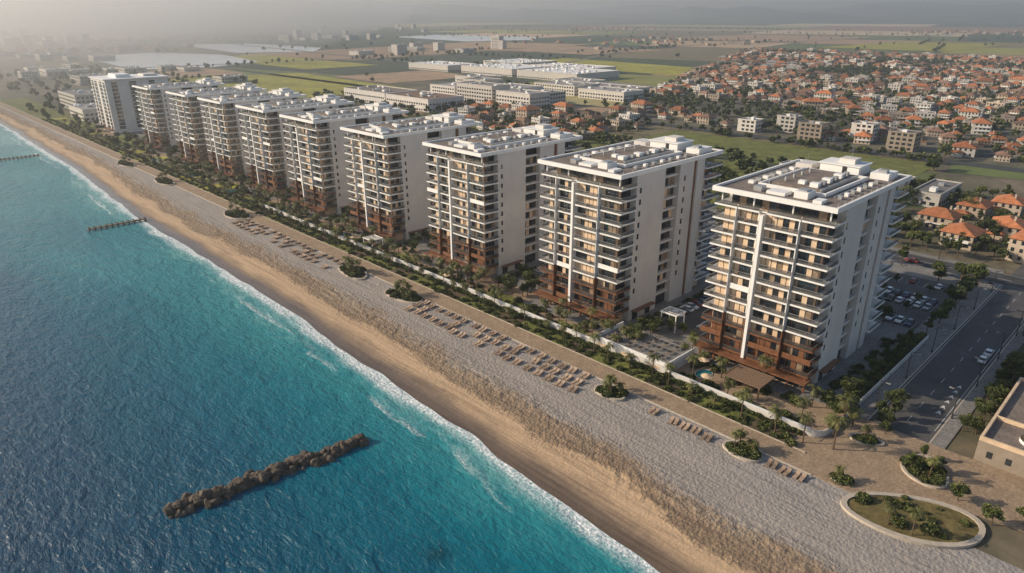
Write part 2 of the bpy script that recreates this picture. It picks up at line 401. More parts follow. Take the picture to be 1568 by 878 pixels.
# ------------------------------------------------------------------ tower
W = 28.5; DP = 46.0
def tower_mesh(seed):
    rng = random.Random(seed); b = MB(); F0 = 4.0; FH = 3.2; NF = 11; ZT = F0 + FH * NF; FX = 1.1; TH = .36
    b.box(FX, 44.2, 1.8, W - 1.8, 0, ZT, 'cream')
    b.box(2.6, 43.4, 2.6, W - 2.6, ZT + .02, 42.15, 'dark')
    segs = [(-.25, 7, -.25), (7.25, 15.3, -.85), (17.2, 22.6, -.2), (22.85, W + .3, -.85)]
    def panels(axis, fixed, a0, a1, z0, z1, sgn, bay=1.5, pc=.30, ck='cream', mem=None):
        n = max(1, int(round((a1 - a0) / bay))); w = (a1 - a0) / n
        for i in range(n):
            u0 = a0 + i * w; u1 = u0 + w
            kd = rng.random()
            if mem is not None:
                key = (axis, round(a0), i)
                if key not in mem: mem[key] = (i + int(a0)) % 2 == 0 if rng.random() < .8 else rng.random() < pc
                isp = mem[key] if rng.random() < .85 else not mem[key]
            else: isp = kd < pc
            k = ck if isp else ('glass2' if rng.random() > .8 else 'glass')
            th = .12 if k != ck else .22
            if k == ck: args = (u0 + .1, u1 - .1, z0, z1)
            else: args = (u0 + .07, u1 - .07, z0 + .12, z1 - .1)
            lo, hi = sorted((fixed, fixed + sgn * th))
            if axis == 'x': b.box(lo, hi, args[0], args[1], args[2], args[3], k)
            else: b.box(args[0], args[1], lo, hi, args[2], args[3], k)
            lo, hi = sorted((fixed, fixed + sgn * .17))
            kk = 'brown' if i % 3 == 0 else 'dark'
            if axis == 'x': b.box(lo, hi, u0 - .05, u0 + .05, z0, z1, kk)
            else: b.box(u0 - .05, u0 + .05, lo, hi, z0, z1, kk)
    mem = {}
    for k in range(NF + 1):
        z = F0 + FH * k; sl = 'brown' if k <= 2 else 'white'; zt = z + .02; zb = z - TH
        solid = k <= 1
        for (y0, y1, xo) in segs:
            oo = xo if k < NF else -.5
            b.box(oo, 1.9, y0, y1, zb, zt, sl)
            if k == NF: b.box(oo + .06, oo + .10, y0 + .05, y1 - .05, zt, zt + 1.0, 'rail')
            else:
                if rng.random() < (.35 if solid else .04): b.box(oo + .04, oo + .14, y0 + .05, y1 - .05, zt, zt + .95, 'brown' if k <= 2 else 'white')
                else:
                    b.box(oo + .06, oo + .09, y0 + .05, y1 - .05, zt + .05, zt + .95, 'rail')
                    b.box(oo + .03, oo + .12, y0 + .03, y1 - .03, zt + .95, zt + 1.01, 'brown' if k <= 2 else 'metal')
            if k < NF and y0 > 0:
                b.box(oo + .1, FX - .01, y0 - .02, y0 + .2, zt, zt + FH - TH - .03, 'white' if k > 2 else 'brown')
                if rng.random() < .55:
                    ux = rng.uniform(y0 + 1, y1 - 1.8); b.box(-.1, .5, ux, ux + .8, zt, zt + .45, rng.choice(['wood', 'cushion', 'dark']))
                    b.box(-.15, 0, ux, ux + .8, zt + .4, zt + .85, 'wood')
        b.box(.1, 1.9, 15.3, 17.2, zb + .1, zt - .03, sl)
        for sy in (0, 1):
            ya, yb = (-.25, 1.9) if sy == 0 else (W - 1.9, W + .3)
            b.box(1.9, 6.2, ya, yb, zb, zt, sl)
            ed = ya + .06 if sy == 0 else yb - .1
            b.box(.1, 6.1, ed, ed + .04, zt + .05, zt + .95, 'rail'); b.box(-.1, 6.1, ed - .03, ed + .07, zt + .95, zt + 1.01, 'metal')
            ya, yb = (-.9, 1.9) if sy == 0 else (W - 1.9, W + .9)
            b.box(38.6, 47.2, ya, yb, zb, zt, 'white')
            ed = ya + .06 if sy == 0 else yb - .1
            b.box(38.7, 47.1, ed, ed + .04, zt + .05, zt + .95, 'rail'); b.box(38.65, 47.15, ed - .03, ed + .07, zt + .95, zt + 1.01, 'metal')
            y_ = (.75, 1.9) if sy == 0 else (W - 1.9, W - .75)
            b.box(19.02, 25.98, y_[0], y_[1], zb, zt + .25, 'wall')
        b.box(44.1, 47.2, 1.9, W - 1.9, zb, zt, 'white'); b.box(47.0, 47.1, 1.9, W - 1.9, zt, zt + 1, 'rail')
        if k < NF:
            z0 = z + .02; z1 = z + FH - TH
            ck = 'cream' if k > 1 else 'brown'
            mm = mem if k > 1 else None
            panels('x', FX, 1.9, 15.9, z0, z1, -1, 1.4, .45, ck, mm); panels('x', FX + .001, 16.7, W - 1.9, z0, z1, -1, 1.45, .45, ck, mm)
            for sy, fx, sg in ((0, 1.8, -1), (1, W - 1.8, 1)):
                panels('y', fx, 1.9, 5.9, z0, z1, sg, 1.3, .05); panels('y', fx, 19.3, 25.9, z0 + .25, z1, sg, 1.65, .15); panels('y', fx, 38.6, 44.1, z0, z1, sg, 1.6, .2)
            panels('x', 44.2, 1.9, W - 1.9, z0, z1, 1, 1.5, .3)
            if k > 0:
                for xw in (7.6, 28.2):
                    b.box(xw, xw + .8, -.012, .1, z0 + .9, z1 - .4, 'glass'); b.box(xw - .06, xw + .86, -.035, .05, z0 + .82, z0 + .9, 'white')
    for ya, yb in ((0, 1.85), (W - 1.85, W)):
        b.box(6.2, 19, ya, yb, 0, 42.18, 'wall'); b.box(26, 33, ya, yb, 0, 42.18, 'wall'); b.box(34.8, 38.6, ya, yb, 0, 42.18, 'wall')
        yc = (ya + .5, yb - .02) if ya == 0 else (ya + .02, yb - .5)
        b.box(33, 34.8, yc[0], yc[1], 0, 42.1, 'brown')
        yj = -.01 if ya == 0 else W - .03
        b.box(12.5, 12.55, yj, yj + .04, 4, 42, 'cream')
    b.box(-1.05, FX - .01, 15.85, 16.6, F0 - .5, ZT - .6, 'white')
    panels('x', 2.6, 2.7, W - 2.7, ZT + .05, 42.1, -1, 1.9, 0.0); panels('y', 2.6, 2.7, 6.1, ZT + .05, 42.1, -1, 1.7, 0); panels('y', 2.6, 38.7, 43.2, ZT + .05, 42.1, -1, 1.7, 0)
    for y in (1.0, 9.5, 19, W - 1.3): b.box(.3, .6, y, y + .3, ZT, 42.19, 'white')
    X0, X1, Y0, Y1 = -1.6, 47.4, -.7, W + .8
    b.box(X0, X1, Y0, Y1, 42.2, 42.75, 'white')
    b.box(X0 + .6, X1 - .6, Y0 + .6, Y1 - .6, 42.754, 42.80, 'roof')
    for a in ((X0, X0 + .6, Y0, Y1), (X1 - .6, X1, Y0, Y1), (X0 + .6, X1 - .6, Y0, Y0 + .6), (X0 + .6, X1 - .6, Y1 - .6, Y1)): b.box(*a, 42.756, 43.3, 'white')
    x0, x1, y0, y1 = 9, 35, 6.5, 22
    b.box(x0, x1, y0, y1, 42.8, 43.0, 'dark')
    for a in ((x0 - .5, x0, y0 - .5, y1 + .5), (x1, x1 + .5, y0 - .5, y1 + .5), (x0, x1, y0 - .5, y0), (x0, x1, y1, y1 + .5)): b.box(*a, 42.8, 43.6, 'white')
    b.box(x0 + 1.6, x1 - 1.6, y0 + 1.6, y1 - 1.6, 43.0, 43.9, 'roof')
    b.box(x0 + 1.3, x1 - 1.3, y0 + 1.3, y0 + 1.6, 43.0, 44.0, 'metal'); b.box(x0 + 1.3, x1 - 1.3, y1 - 1.6, y1 - 1.3, 43.0, 44.0, 'metal')
    b.box(3.2, 7.4, 8, 11.2, 42.8, 44.3, 'white'); b.box(3.8, 6.6, 8.6, 10.6, 44.3, 44.6, 'metal'); b.box(1.2, 4.4, 4, 6.0, 42.8, 43.5, 'white')
    b.box(2.5, 6.2, 13, 17.5, 42.8, 43.5, 'white'); b.box(3, 5.6, 19, 21, 42.8, 43.9, 'metal')
    b.box(37, 45, 9, 19, 42.8, 45.1, 'white'); b.box(36.6, 45.4, 8.6, 19.4, 45.1, 45.35, 'white'); b.box(39, 43.5, 11, 15, 45.35, 46.5, 'wall'); b.box(36.98, 37.05, 12, 13.2, 42.9, 44.9, 'dark')
    b.box(38, 45, 2.0, 6.5, 42.8, 44.3, 'white'); b.box(39, 41, 3, 5, 44.3, 45.0, 'metal'); b.box(38, 44, 21.5, 26, 42.8, 44.0, 'wall')
    for i in range(9):
        x = 11.5 + 2.4 * i; b.box(x, x + 1.3, 9.5, 10.6, 43.9, 44.7, 'metal') if i % 3 else b.box(x, x + 1.7, 9.2, 11.2, 43.9, 44.9, 'white')
        if i % 2: b.cyl((x, 18, 43.9), (x, 18, 44.8), .35, .35, 10, 'metal')
    b.box(13, 14.5, 13, 14.6, 43.9, 44.7, 'white')
    for i in range(7):
        x = 9 + i * 3.9; b.box(x, x + 1.1, 2.6, 3.5, 42.81, 43.6, 'white' if i % 2 else 'metal'); b.box(x + .5, x + 1.9, 24.2, 25.6, 42.81, 43.5, 'metal' if i % 2 else 'white')
    for x in range(0, 36, 4): b.box(x, x + .1, Y0 + .7, Y0 + .8, 42.8, 43.9, 'metal')
    b.box(0, 36, Y0 + .7, Y0 + .8, 43.9, 43.97, 'metal')
    b.box(10, 30, 4.4, 4.7, 42.81, 43.05, 'metal'); b.box(30, 30.35, 4.7, 6, 42.81, 43.05, 'metal')
    b.cyl((42, 13, 46.5), (42, 13, 49.5), .05, .03, 5, 'metal'); b.cyl((41, 24, 44), (41, 24, 46), .04, .03, 5, 'metal')
    for y in range(0, 29, 4): b.box(-.6, -.1, y, y + .5, 0, 3.48, 'brown')
    b.box(-3.0, 1.09, -.8, W + .8, 3.0, 3.3, 'brown'); b.box(.95, 1.09, 2, W - 2, .3, 3, 'glass')
    for y in range(2, 27, 2): b.box(.85, .97, y, y + .08, 0, 3, 'dark')
    for xx in (8, 14): b.box(xx, xx + 2.4, -.06, .02, 0, 2.6, 'glass')
    b.box(7.4, 17, -1.6, -.01, 2.9, 3.15, 'brown')
    b.box(19.2, 25.8, 1.5, 1.8, .1, 3.2, 'glass'); b.box(-4.5, 48, -2.5, W + 2.5, -.05, .1, 'paveg')
    return b.mesh('beachfront_apartment_tower')
TM = [tower_mesh(5), tower_mesh(6), tower_mesh(9)]
TY = [(147.5, 52.6), (143.5, 106), (143, 160), (143.5, 214), (144, 266), (144.5, 313), (145, 363), (145.5, 412), (146, 475)]
TS = [(.935, .985, 1.045), (1.05, 1, 1.025), (1, 1, .985), (1, 1, .965), (1, 1, .96), (1, 1, .96), (1, 1, .95), (1, 1, .94), (1, 1, .92)]
for i, (x, y) in enumerate(TY): inst('beachfront_apartment_tower', TM[i % 3], (x, y, 0), 0, TS[i])
b = MB(); b.box(0, 44, 0, 36, 0, 44, 'wall')
for (y0, y1) in ((2, 6), (9, 15), (21, 27), (30, 34)):
    b.box(-.15, .3, y0, y1, 3, 42, 'glass')
    for k in range(13): b.box(-.9 if (y1 - y0) == 4 else -.25, .2, y0 - .1, y1 + .1, 3 + k * 3.1, 3.35 + k * 3.1, 'white')
for (x0, x1) in ((4, 8), (16, 21), (30, 34)):
    b.box(x0, x1, -.15, .3, 3, 42, 'glass')
    for k in range(13): b.box(x0, x1, -.3, .2, 3 + k * 3.1, 3.35 + k * 3.1, 'white')
b.box(-1, 45, -1, 37, 44.01, 44.7, 'white'); b.box(10, 20, 8, 26, 44.7, 47.5, 'white'); b.box(30, 40, 10, 22, 44.7, 46.5, 'wall'); b.box(-3, 0, 0, 36, 3, 3.4, 'brown')
ht = b.obj('hotel_tower', (147, 575, 0)); ht.scale = (1, 1, .87)

# ------------------------------------------------------------------ roads, paving
b = MB(); b.box(118.2, 124.2, 38, 1400, -.6, .12, 'pave'); b.poly([(118.2, 38), (118.2, 26), (128, 12), (136, -40), (150, -40), (146, 20), (146, 40), (131, 40), (124.2, 40)], -.5, .117, 'pave')
b.box(117.9, 118.2, 38, 1400, -.6, .2, 'kerb'); b.obj('promenade')
sheet('hotel_forecourt', rect(124.2, 146, 40, 700), -.03, 'pave')
sheet('service_yard', rect(146, 262, 40.5, 720), -.035, 'paveg')
sheet('cross_street', rect(139, 600, 25.5, 37.5), .005, 'asphalt2')
sheet('coastal_road', rect(262, 275, -900, 2200), .012, 'asphalt')
b = MB()
for (y0, y1) in ((37.5, 41), (22.5, 25.5)):
    b.box(146, 262, y0, y1, -.05, .13, 'paveg'); yk = y0 if y0 > 30 else y1 - .3; b.box(146, 262, yk, yk + .3, .131, .16, 'kerb')
b.obj('pavement')
b = MB(); b.box(260, 262, 40, 1200, -.05, .13, 'paveg'); b.box(275, 278, 40, 1200, -.05, .13, 'paveg'); b.obj('pavement')
b = MB()
for x in range(152, 262, 8): b.poly(rect(x, x + 3, 31.45, 31.57), .011, .011, 'line')
b.poly(rect(152, 262, 26.0, 26.12), .011, .011, 'line'); b.poly(rect(152, 262, 37.0, 37.12), .011, .011, 'line')
for i in range(6):
    x = 160 + i * 3.2; b.poly([(x, 27.2), (x + 1.7, 27.6), (x + 1.7, 27.9), (x, 28.3), (x + .6, 27.75)], .012, .012, 'line')
for y in range(-100, 800, 8): b.poly(rect(268.4, 268.6, y, y + 4), .02, .02, 'line')
b.poly(rect(262.5, 262.65, -100, 900), .02, .02, 'line'); b.poly(rect(274.4, 274.55, -100, 900), .02, .02, 'line')
b.obj('road_markings')
lots = [(204, 250, 46, 78)] + [(204, 248, 106 + 54 * i, 140 + 54 * i) for i in range(8)]
b = MB(); bl = MB(); cars = []
for (x0, x1, y0, y1) in lots:
    b.poly(rect(x0, x1, y0, y1), .0, .0, 'asphalt2')
    for xr in (x0 + 3, x0 + 19, x0 + 25, x0 + 40):
        y = y0 + 1
        while y < y1 - 2:
            bl.poly(rect(xr - 2.5, xr + 2.5, y, y + .12), .008, .008, 'line')
            if R.random() < .7: cars.append((xr + R.uniform(-.2, .2), y + 1.35, R.choice((0, math.pi))))
            y += 2.6
for i, (tx, ty) in enumerate(TY[:8]):
    y0 = ty + 32; y1 = y0 + 17
    b.poly(rect(156, 203, y0, y1), -.02, -.02, 'asphalt2')
    for yr in (y0 + 3, y1 - 3):
        x = 160
        while x < 198:
            bl.poly(rect(x, x + .12, yr - 2.5, yr + 2.5), -.012, -.012, 'line')
            if R.random() < .6: cars.append((x + 1.35, yr, math.pi / 2 * R.choice((1, -1))))
            x += 2.7
b.obj('car_park'); bl.obj('parking_bay_markings')

# ------------------------------------------------------------------ cars
def car_mesh(seed, col):
    k = 'paint%d' % seed; M[k] = mat('car_paint_%d' % seed, col, .25, .03, 1, spec=.7)
    b = MB()
    prof = [(-2.15, .35), (-2.2, .75), (-1.95, .95), (-1.2, 1.0), (1.0, .98), (2.0, .82), (2.2, .6), (2.15, .32)]
    n = len(prof)
    vs = [(x, -.86, z) for x, z in prof] + [(x, .86, z) for x, z in prof]
    b.add(vs, [tuple(range(n)), tuple(range(2 * n - 1, n - 1, -1))] + [(i, n + i, n + (i + 1) % n, (i + 1) % n) for i in range(n)], k)
    cab = [(-1.75, .96, .80), (-1.2, 1.42, .66), (.35, 1.46, .66), (1.15, .97, .80)]
    vs = [(x, -w, z) for x, z, w in cab] + [(x, w, z) for x, z, w in cab]
    b.add(vs, [(0, 1, 5, 4), (2, 3, 7, 6)], 'glass'); b.add(vs, [(0, 3, 2, 1), (4, 5, 6, 7)], 'glass'); b.add([(x, y, z + .012) for x, y, z in vs], [(1, 2, 6, 5)], k)
    for sg in (-1, 1): b.box(-.45, -.35, sg * .73, sg * .77, .97, 1.43, k)
    for x in (-1.35, 1.35):
        for sg in (-1, 1): b.cyl((x, sg * .72, .33), (x, sg * .9, .33), .33, .33, 12, 'tyre'); b.cyl((x, sg * .9, .33), (x, sg * .91, .33), .18, .18, 8, 'metal')
    for sg in (-1, 1): b.box(2.1, 2.19, sg * .78, sg * .48, .58, .72, 'white'); b.box(-2.2, -2.13, sg * .78, sg * .48, .68, .82, 'brown')
    return b.mesh('parked_car')
CM = [car_mesh(i, c) for i, c in enumerate([(.8, .8, .8), (.7, .7, .7), (.35, .36, .37), (.03, .03, .035), (.08, .1, .16), (.3, .04, .03), (.78, .77, .74)])]
for x, y, r_ in cars: inst('parked_car', R.choice(CM), (x, y, .0), r_ + R.uniform(-.03, .03))
for x, y in ((196, 27.4), (201.5, 27.4)): inst('parked_car', CM[0], (x, y, .006), 0)
for x, y, a in ((266, 20, 1), (270.5, 84, -1), (265.5, 66, 1), (270.5, 48, -1), (265.5, 140, 1), (270.5, 230, -1), (265.5, 330, 1)): inst('car', R.choice(CM), (x, y, .015), a * math.pi / 2)
inst('parked_car', CM[3], (147, 43.5, 0), .9)

# ------------------------------------------------------------------ boundary wall, hedge, terrace
b = MB()
b.box(131, 131.4, 44, 80, 0, 1.5, 'wall'); b.box(130.9, 131.5, 44, 80, 1.502, 1.62, 'white')
b.box(131, 131.4, 103, 300, 0, 1.7, 'wall'); b.box(130.9, 131.5, 103, 300, 1.702, 1.82, 'white')
for i in range(12):
    a0 = math.pi + i * math.pi / 24; a1 = a0 + math.pi / 24
    p = [(135.4 + r_ * math.cos(a), 44 + r_ * .6 * math.sin(a)) for a, r_ in ((a0, 4.4), (a1, 4.4), (a1, 4.0), (a0, 4.0))]
    b.poly(p, 0, 1.5, 'wall')
b.box(135.4, 200, 41.35, 41.65, 0, 1.2, 'wall'); b.obj('boundary_wall')
b = MB(); b.box(131, 143.5, 80, 103, 0, 2.4, 'wall')
for a in ((131, 131.3, 80, 103), (131.3, 143.5, 80, 80.3), (131.3, 143.5, 102.7, 103)): b.box(*a, 2.402, 3.3, 'white')
b.box(131.6, 143.3, 80.6, 102.4, 2.404, 2.45, 'paveg')
for i in range(3):
    for j in range(6):
        x = 133.5 + i * 3.4; y = 83 + j * 3.3
        b.box(x, x + 1.1, y, y + 1.1, 3.15, 3.2, 'dark'); b.cyl((x + .55, y + .55, 2.45), (x + .55, y + .55, 3.15), .06, .06, 6, 'metal')
        for dx, dy in ((-.6, .3), (1.3, .3)): b.box(x + dx, x + dx + .45, y + dy, y + dy + .5, 2.85, 2.92, 'cushion'); b.box(x + dx, x + dx + .07, y + dy, y + dy + .5, 2.92, 3.35, 'wood')
for y in (82, 90, 98): b.box(130.97, 131.0, y, y + 4, .8, 1.7, 'cream')
b.obj('restaurant_terrace')
def pergola(x, y, w, d, h, k, name, n=8, solid=False):
    b = MB()
    for px in (0, w - .25):
        for py in (0, d - .25): b.box(px, px + .25, py, py + .25, 0, h - .01, k)
    b.box(-.2, w + .2, -.2, .05, h, h + .3, k); b.box(-.2, w + .2, d - .05, d + .2, h, h + .3, k); b.box(-.2, .05, .05, d - .05, h, h + .3, k); b.box(w - .05, w + .2, .05, d - .05, h, h + .3, k)
    for i in range(n): u = .4 + (w - .8) * i / (n - 1); b.box(u, u + (.1 if not solid else (w - .8) / n * .75), .06, d - .06, h + .05, h + .2, k)
    b.box(w * .3, w * .7, d * .3, d * .6, 0, .8, 'wood'); return b.obj(name, (x, y, 0))
pergola(136.2, 58.5, 7, 9, 3.2, 'wood', 'bar_pergola', 14, True)
pergola(153, 92, 4.5, 5, 5.2, 'white', 'white_pergola', 5)
pergola(134, 214, 5, 6, 3, 'white', 'white_pergola', 7); pergola(135, 150, 5, 6, 3, 'wood', 'garden_pergola', 9, True)
for (px, py, rx, ry) in ((138.5, 74, 2.4, 1.8), (136, 236, 2.2, 5), (135, 290, 2.2, 5), (134, 340, 2.2, 5), (134, 392, 3, 6), (134, 450, 3, 6)):
    b = MB(); pts = [(px + rx * math.cos(a / 20 * 6.283), py + ry * math.sin(a / 20 * 6.283)) for a in range(20)]
    b.poly([(px + (x - px) * 1.15, py + (y - py) * 1.08) for x, y in pts], -.02, .12, 'kerb'); b.poly(pts, .125, .125, 'water2'); b.obj('swimming_pool')
b = MB(); b.cyl((0, 0, 0), (0, 0, 2.5), .04, .04, 6, 'wood'); b.cyl((0, 0, 2.2), (0, 0, 2.75), 1.5, .05, 8, 'cream'); b.cyl((0, 0, 0), (0, 0, .12), .35, .3, 8, 'kerb')
PAR = b.mesh('parasol')
for x, y in ((134.5, 71), (141.5, 76), (133, 168), (139, 170), (133, 226), (139, 247)): inst('parasol', PAR, (x, y, 0))
b = MB()
for i, (tx, ty) in enumerate(TY):
    if i > 0: b.poly([(132.5, ty + 31), (138, ty + 30), (139.5, ty + 38), (137.5, ty + 46), (132.5, ty + 48)], .0, .02, 'lawn'); b.poly([(132.2, ty + 4), (136, ty + 3), (137, ty + 14), (133, ty + 18)], .0, .02, 'lawn')
b.poly([(150, 41.9), (198, 41.9), (198, 46), (150, 46)], .0, .02, 'lawn')
b.poly(rect(124.6, 130.7, 300, 1200), 0, .03, 'lawn'); b.poly([(131.5, 505), (150, 510), (150, 565), (131.5, 560)], 0, .02, 'lawn'); b.poly([(131.5, 615), (150, 615), (150, 900), (131.5, 900)], 0, .02, 'lawn')
for y in range(312, 700, 34): b.poly([(125, y), (131, y - 2), (142, y + 3), (143, y + 10), (133, y + 16), (125, y + 12)], 0, .06, 'field' if y % 3 else 'lawn')
b.obj('lawn')
b = MB(); b.box(124.2, 124.45, 42, 1200, 0, .25, 'kerb')
y = 46; i = 0
while y < 300: 
    b.poly(rect(124.45, 130.8, y, y + 9), 0, .06, ('soil', 'lawn', 'lawn')[i % 3]); y += 9; i += 1
b.obj('planting_bed')
pts = []
y = 46
while y < 700:
    pts.append((130.1 + R.uniform(-.2, .2), y, 0, R.uniform(0, 6), R.uniform(.9, 1.3)))
    if R.random() < .8: pts.append((125.6 + R.uniform(-.5, .9), y + R.uniform(-1, 1), 0, R.uniform(0, 6), R.uniform(.6, 1.1)))
    if R.random() < .4: pts.append((127.8 + R.uniform(-1, 1), y + R.uniform(-1, 1), 0, R.uniform(0, 6), R.uniform(.5, 1.0)))
    y += 1.1 + y * .0015
scatter('hedge', pts, BUSH)
pts = []
for i in range(90): pts.append((146 + i * .62, 43.2 + R.uniform(-.3, .3), 0, R.uniform(0, 6), R.uniform(.9, 1.4)))
for i in range(220): pts.append((132.2 + R.uniform(0, 3), R.uniform(46, 300), 0, R.uniform(0, 6), R.uniform(.6, 1.3)))
for tx, ty in TY:
    for j in range(30): pts.append((tx - R.uniform(2.5, 8), ty + R.uniform(-5, 34), .05, R.uniform(0, 6), R.uniform(.6, 1.3)))
    for j in range(34): pts.append((tx + R.uniform(2, 46), ty - R.uniform(3.2, 5), .05, R.uniform(0, 6), R.uniform(.6, 1.2)))
scatter('garden_shrubs', pts, [o.copy() for o in BUSH])
y = 44
while y < 640:
    put_palm(127.3 + R.uniform(-1.2, 1.2), y, 0, .78)
    if R.random() < .7: put_palm(133.5 + R.uniform(-1, 2), y + R.uniform(-3, 3), 0, .8)
    if R.random() < .4: put_tree(128 + R.uniform(-1.5, 1), y + 3, 0, .42)
    if y > 290 and R.random() < .8: put_tree(128 + R.uniform(-3, 14), y + 4, 0, .65)
    y += R.uniform(4.5, 8)
for tx, ty in TY:
    for j in range(9): put_palm(tx - R.uniform(3, 8), ty + R.uniform(-14, 32), 0, .85)
    for j in range(12): put_tree(tx + R.uniform(-6, 12), ty - R.uniform(6, 20), 0, .62)
    for j in range(8): put_tree(R.uniform(250, 260), ty + R.uniform(-15, 38), 0, .95)
    for j in range(6): put_tree(R.uniform(196, 203), ty + R.uniform(-12, 34), 0, .85)
for x in range(152, 200, 6): put_tree(x + R.uniform(-1, 1), 44.3 + R.uniform(-.6, .6), 0, .62)
for x in range(204, 260, 5): put_tree(x, 43.0 + R.uniform(-.6, .6), 0, .8)
for x in (216, 227, 238): 
    for y in (52, 62, 72): put_tree(x - .5, y, 0, .5)
for i in range(40): put_tree(R.uniform(128, 150), R.uniform(500, 800), 0, .8)

# ------------------------------------------------------------------ beach planters
def planter(cx, cy, rx, ry, rot=0, npalm=4, nb=22, big=False):
    b = MB(); n = 36; o = []; i_ = []
    for k in range(n):
        a = 2 * math.pi * k / n; w = 1 + .05 * math.sin(3 * a + cx)
        for lst, q in ((o, 0), (i_, .55 if not big else 1.0)):
            x = (rx - q) * w * math.cos(a); y = (ry - q) * w * math.sin(a)
            lst.append((cx + x * math.cos(rot) - y * math.sin(rot), cy + x * math.sin(rot) + y * math.cos(rot)))
    for k in range(n):
        k2 = (k + 1) % n
        b.add([(*o[k], -.4), (*o[k2], -.4), (*o[k2], .5), (*o[k], .5), (*i_[k], .5), (*i_[k2], .5), (*i_[k], .2), (*i_[k2], .2)],
              [(0, 1, 2, 3), (3, 2, 5, 4), (4, 5, 7, 6)], 'kerb')
    b.poly(i_, .3, .3, 'soil' if not big else 'drylawn'); b.obj('beach_planter')
    pts = []
    for k in range(nb):
        a = R.uniform(0, 6.28); q = math.sqrt(R.random()) * .8; x, y = rx * q * math.cos(a), ry * q * math.sin(a)
        pts.append((cx + x * math.cos(rot) - y * math.sin(rot), cy + x * math.sin(rot) + y * math.cos(rot), .3, R.uniform(0, 6), R.uniform(.6, 1.3)))
    scatter('planter_shrubs', pts, [q.copy() for q in BUSH])
    for k in range(npalm):
        a = R.uniform(0, 6.28); q = R.uniform(.15, .6); put_palm(cx + rx * q * math.cos(a), cy + ry * q * math.sin(a), .3, .62)
planter(114.6, 84.5, 2.9, 4.2, 0, 5, 26)
planter(115.6, 51, 3.0, 4.2, 0, 5, 24)
planter(114.8, 167, 3.8, 8, .1, 9, 55)
planter(114.8, 197, 3.6, 8.5, -.1, 9, 55)
planter(117, 296, 4.5, 10, 0, 6, 40); planter(117, 386, 3.5, 12, 0, 6, 40); planter(117, 450, 3.5, 12, 0, 6, 40)
planter(118.8, 20, 11.5, 6.6, -1.05, 2, 16, True)
planter(120.5, 33.5, 1.5, 1.6, 0, 1, 5)
for (x, y) in ((133, 25), (137, 21), (131, 20), (139, 24.5), (130, 16), (127, 10), (131, 6)): put_tree(x, y, .1, .55)
planter(135, 23, 5.5, 4, .5, 2, 40); planter(137.5, 35, 1.8, 3.4, .3, 1, 12); put_palm(141, 39, 0, .9); put_palm(129.5, 38.5, .1, .9); put_tree(134, 40.5, .1, .5)

# ------------------------------------------------------------------ sun loungers
b = MB()
for oy in (-.65, .35):
    for x, y in ((-.8, oy + .05), (-.8, oy + .6), (.7, oy + .05), (.7, oy + .6)): b.box(x, x + .06, y, y + .06, 0, .3, 'wood')
    b.box(-1, .95, oy, oy + .7, .3, .36, 'wood'); b.box(-.98, .28, oy + .03, oy + .67, .362, .45, 'cushion')
    b.add([(.28, oy + .03, .40), (.28, oy + .67, .40), (.95, oy + .67, .8), (.95, oy + .03, .8), (.33, oy + .03, .33), (.33, oy + .67, .33), (1.0, oy + .67, .72), (1.0, oy + .03, .72)],
          [(0, 3, 2, 1), (4, 5, 6, 7), (0, 1, 5, 4), (1, 2, 6, 5), (2, 3, 7, 6), (3, 0, 4, 7)], 'cushion')
b.box(.1, .45, .1, .3, 0, .4, 'wood')
LG = b.mesh('sun_lounger')
def lrow(x, y0, y1, st=2.7, p=.92):
    y = y0
    while y < y1:
        if R.random() < p: inst('sun_lounger', LG, (x + R.uniform(-.35, .35), y + R.uniform(-.3, .3), -.02), R.uniform(-.2, .2) + .1, 1.15)
        y += st
lrow(115.2, 39, 45.5); lrow(114.6, 58.5, 76)
for x in (109.2, 112.5, 115.8): lrow(x, 91.5 + (x - 109) * .3, 136, 3.7, .8)
for x in (109.8, 113, 116): lrow(x, 139, 158, 3.7, .75)
for x in (110.5, 113.5, 116.4): lrow(x, 208, 286, 4, .75)

# ------------------------------------------------------------------ lamps
b = MB(); b.cyl((0, 0, 0), (0, 0, 5.2), .08, .05, 8, 'dark'); b.cyl((0, 0, 0), (0, 0, .4), .16, .12, 8, 'dark'); b.box(-.05, 1.1, -.04, .04, 5.15, 5.23, 'dark'); b.box(.7, 1.35, -.13, .13, 5.05, 5.17, 'metal')
LM = b.mesh('street_lamp')
for y in range(50, 420, 18): inst('street_lamp', LM, (124.8, y, 0), math.pi)
for x in range(152, 260, 20): inst('street_lamp', LM, (x, 38.2, .13), -math.pi / 2, 1.4); inst('street_lamp', LM, (x + 8, 25, .13), math.pi / 2, 1.4)
for y in range(60, 500, 30): inst('street_lamp', LM, (275.6, y, .13), math.pi, 1.5)

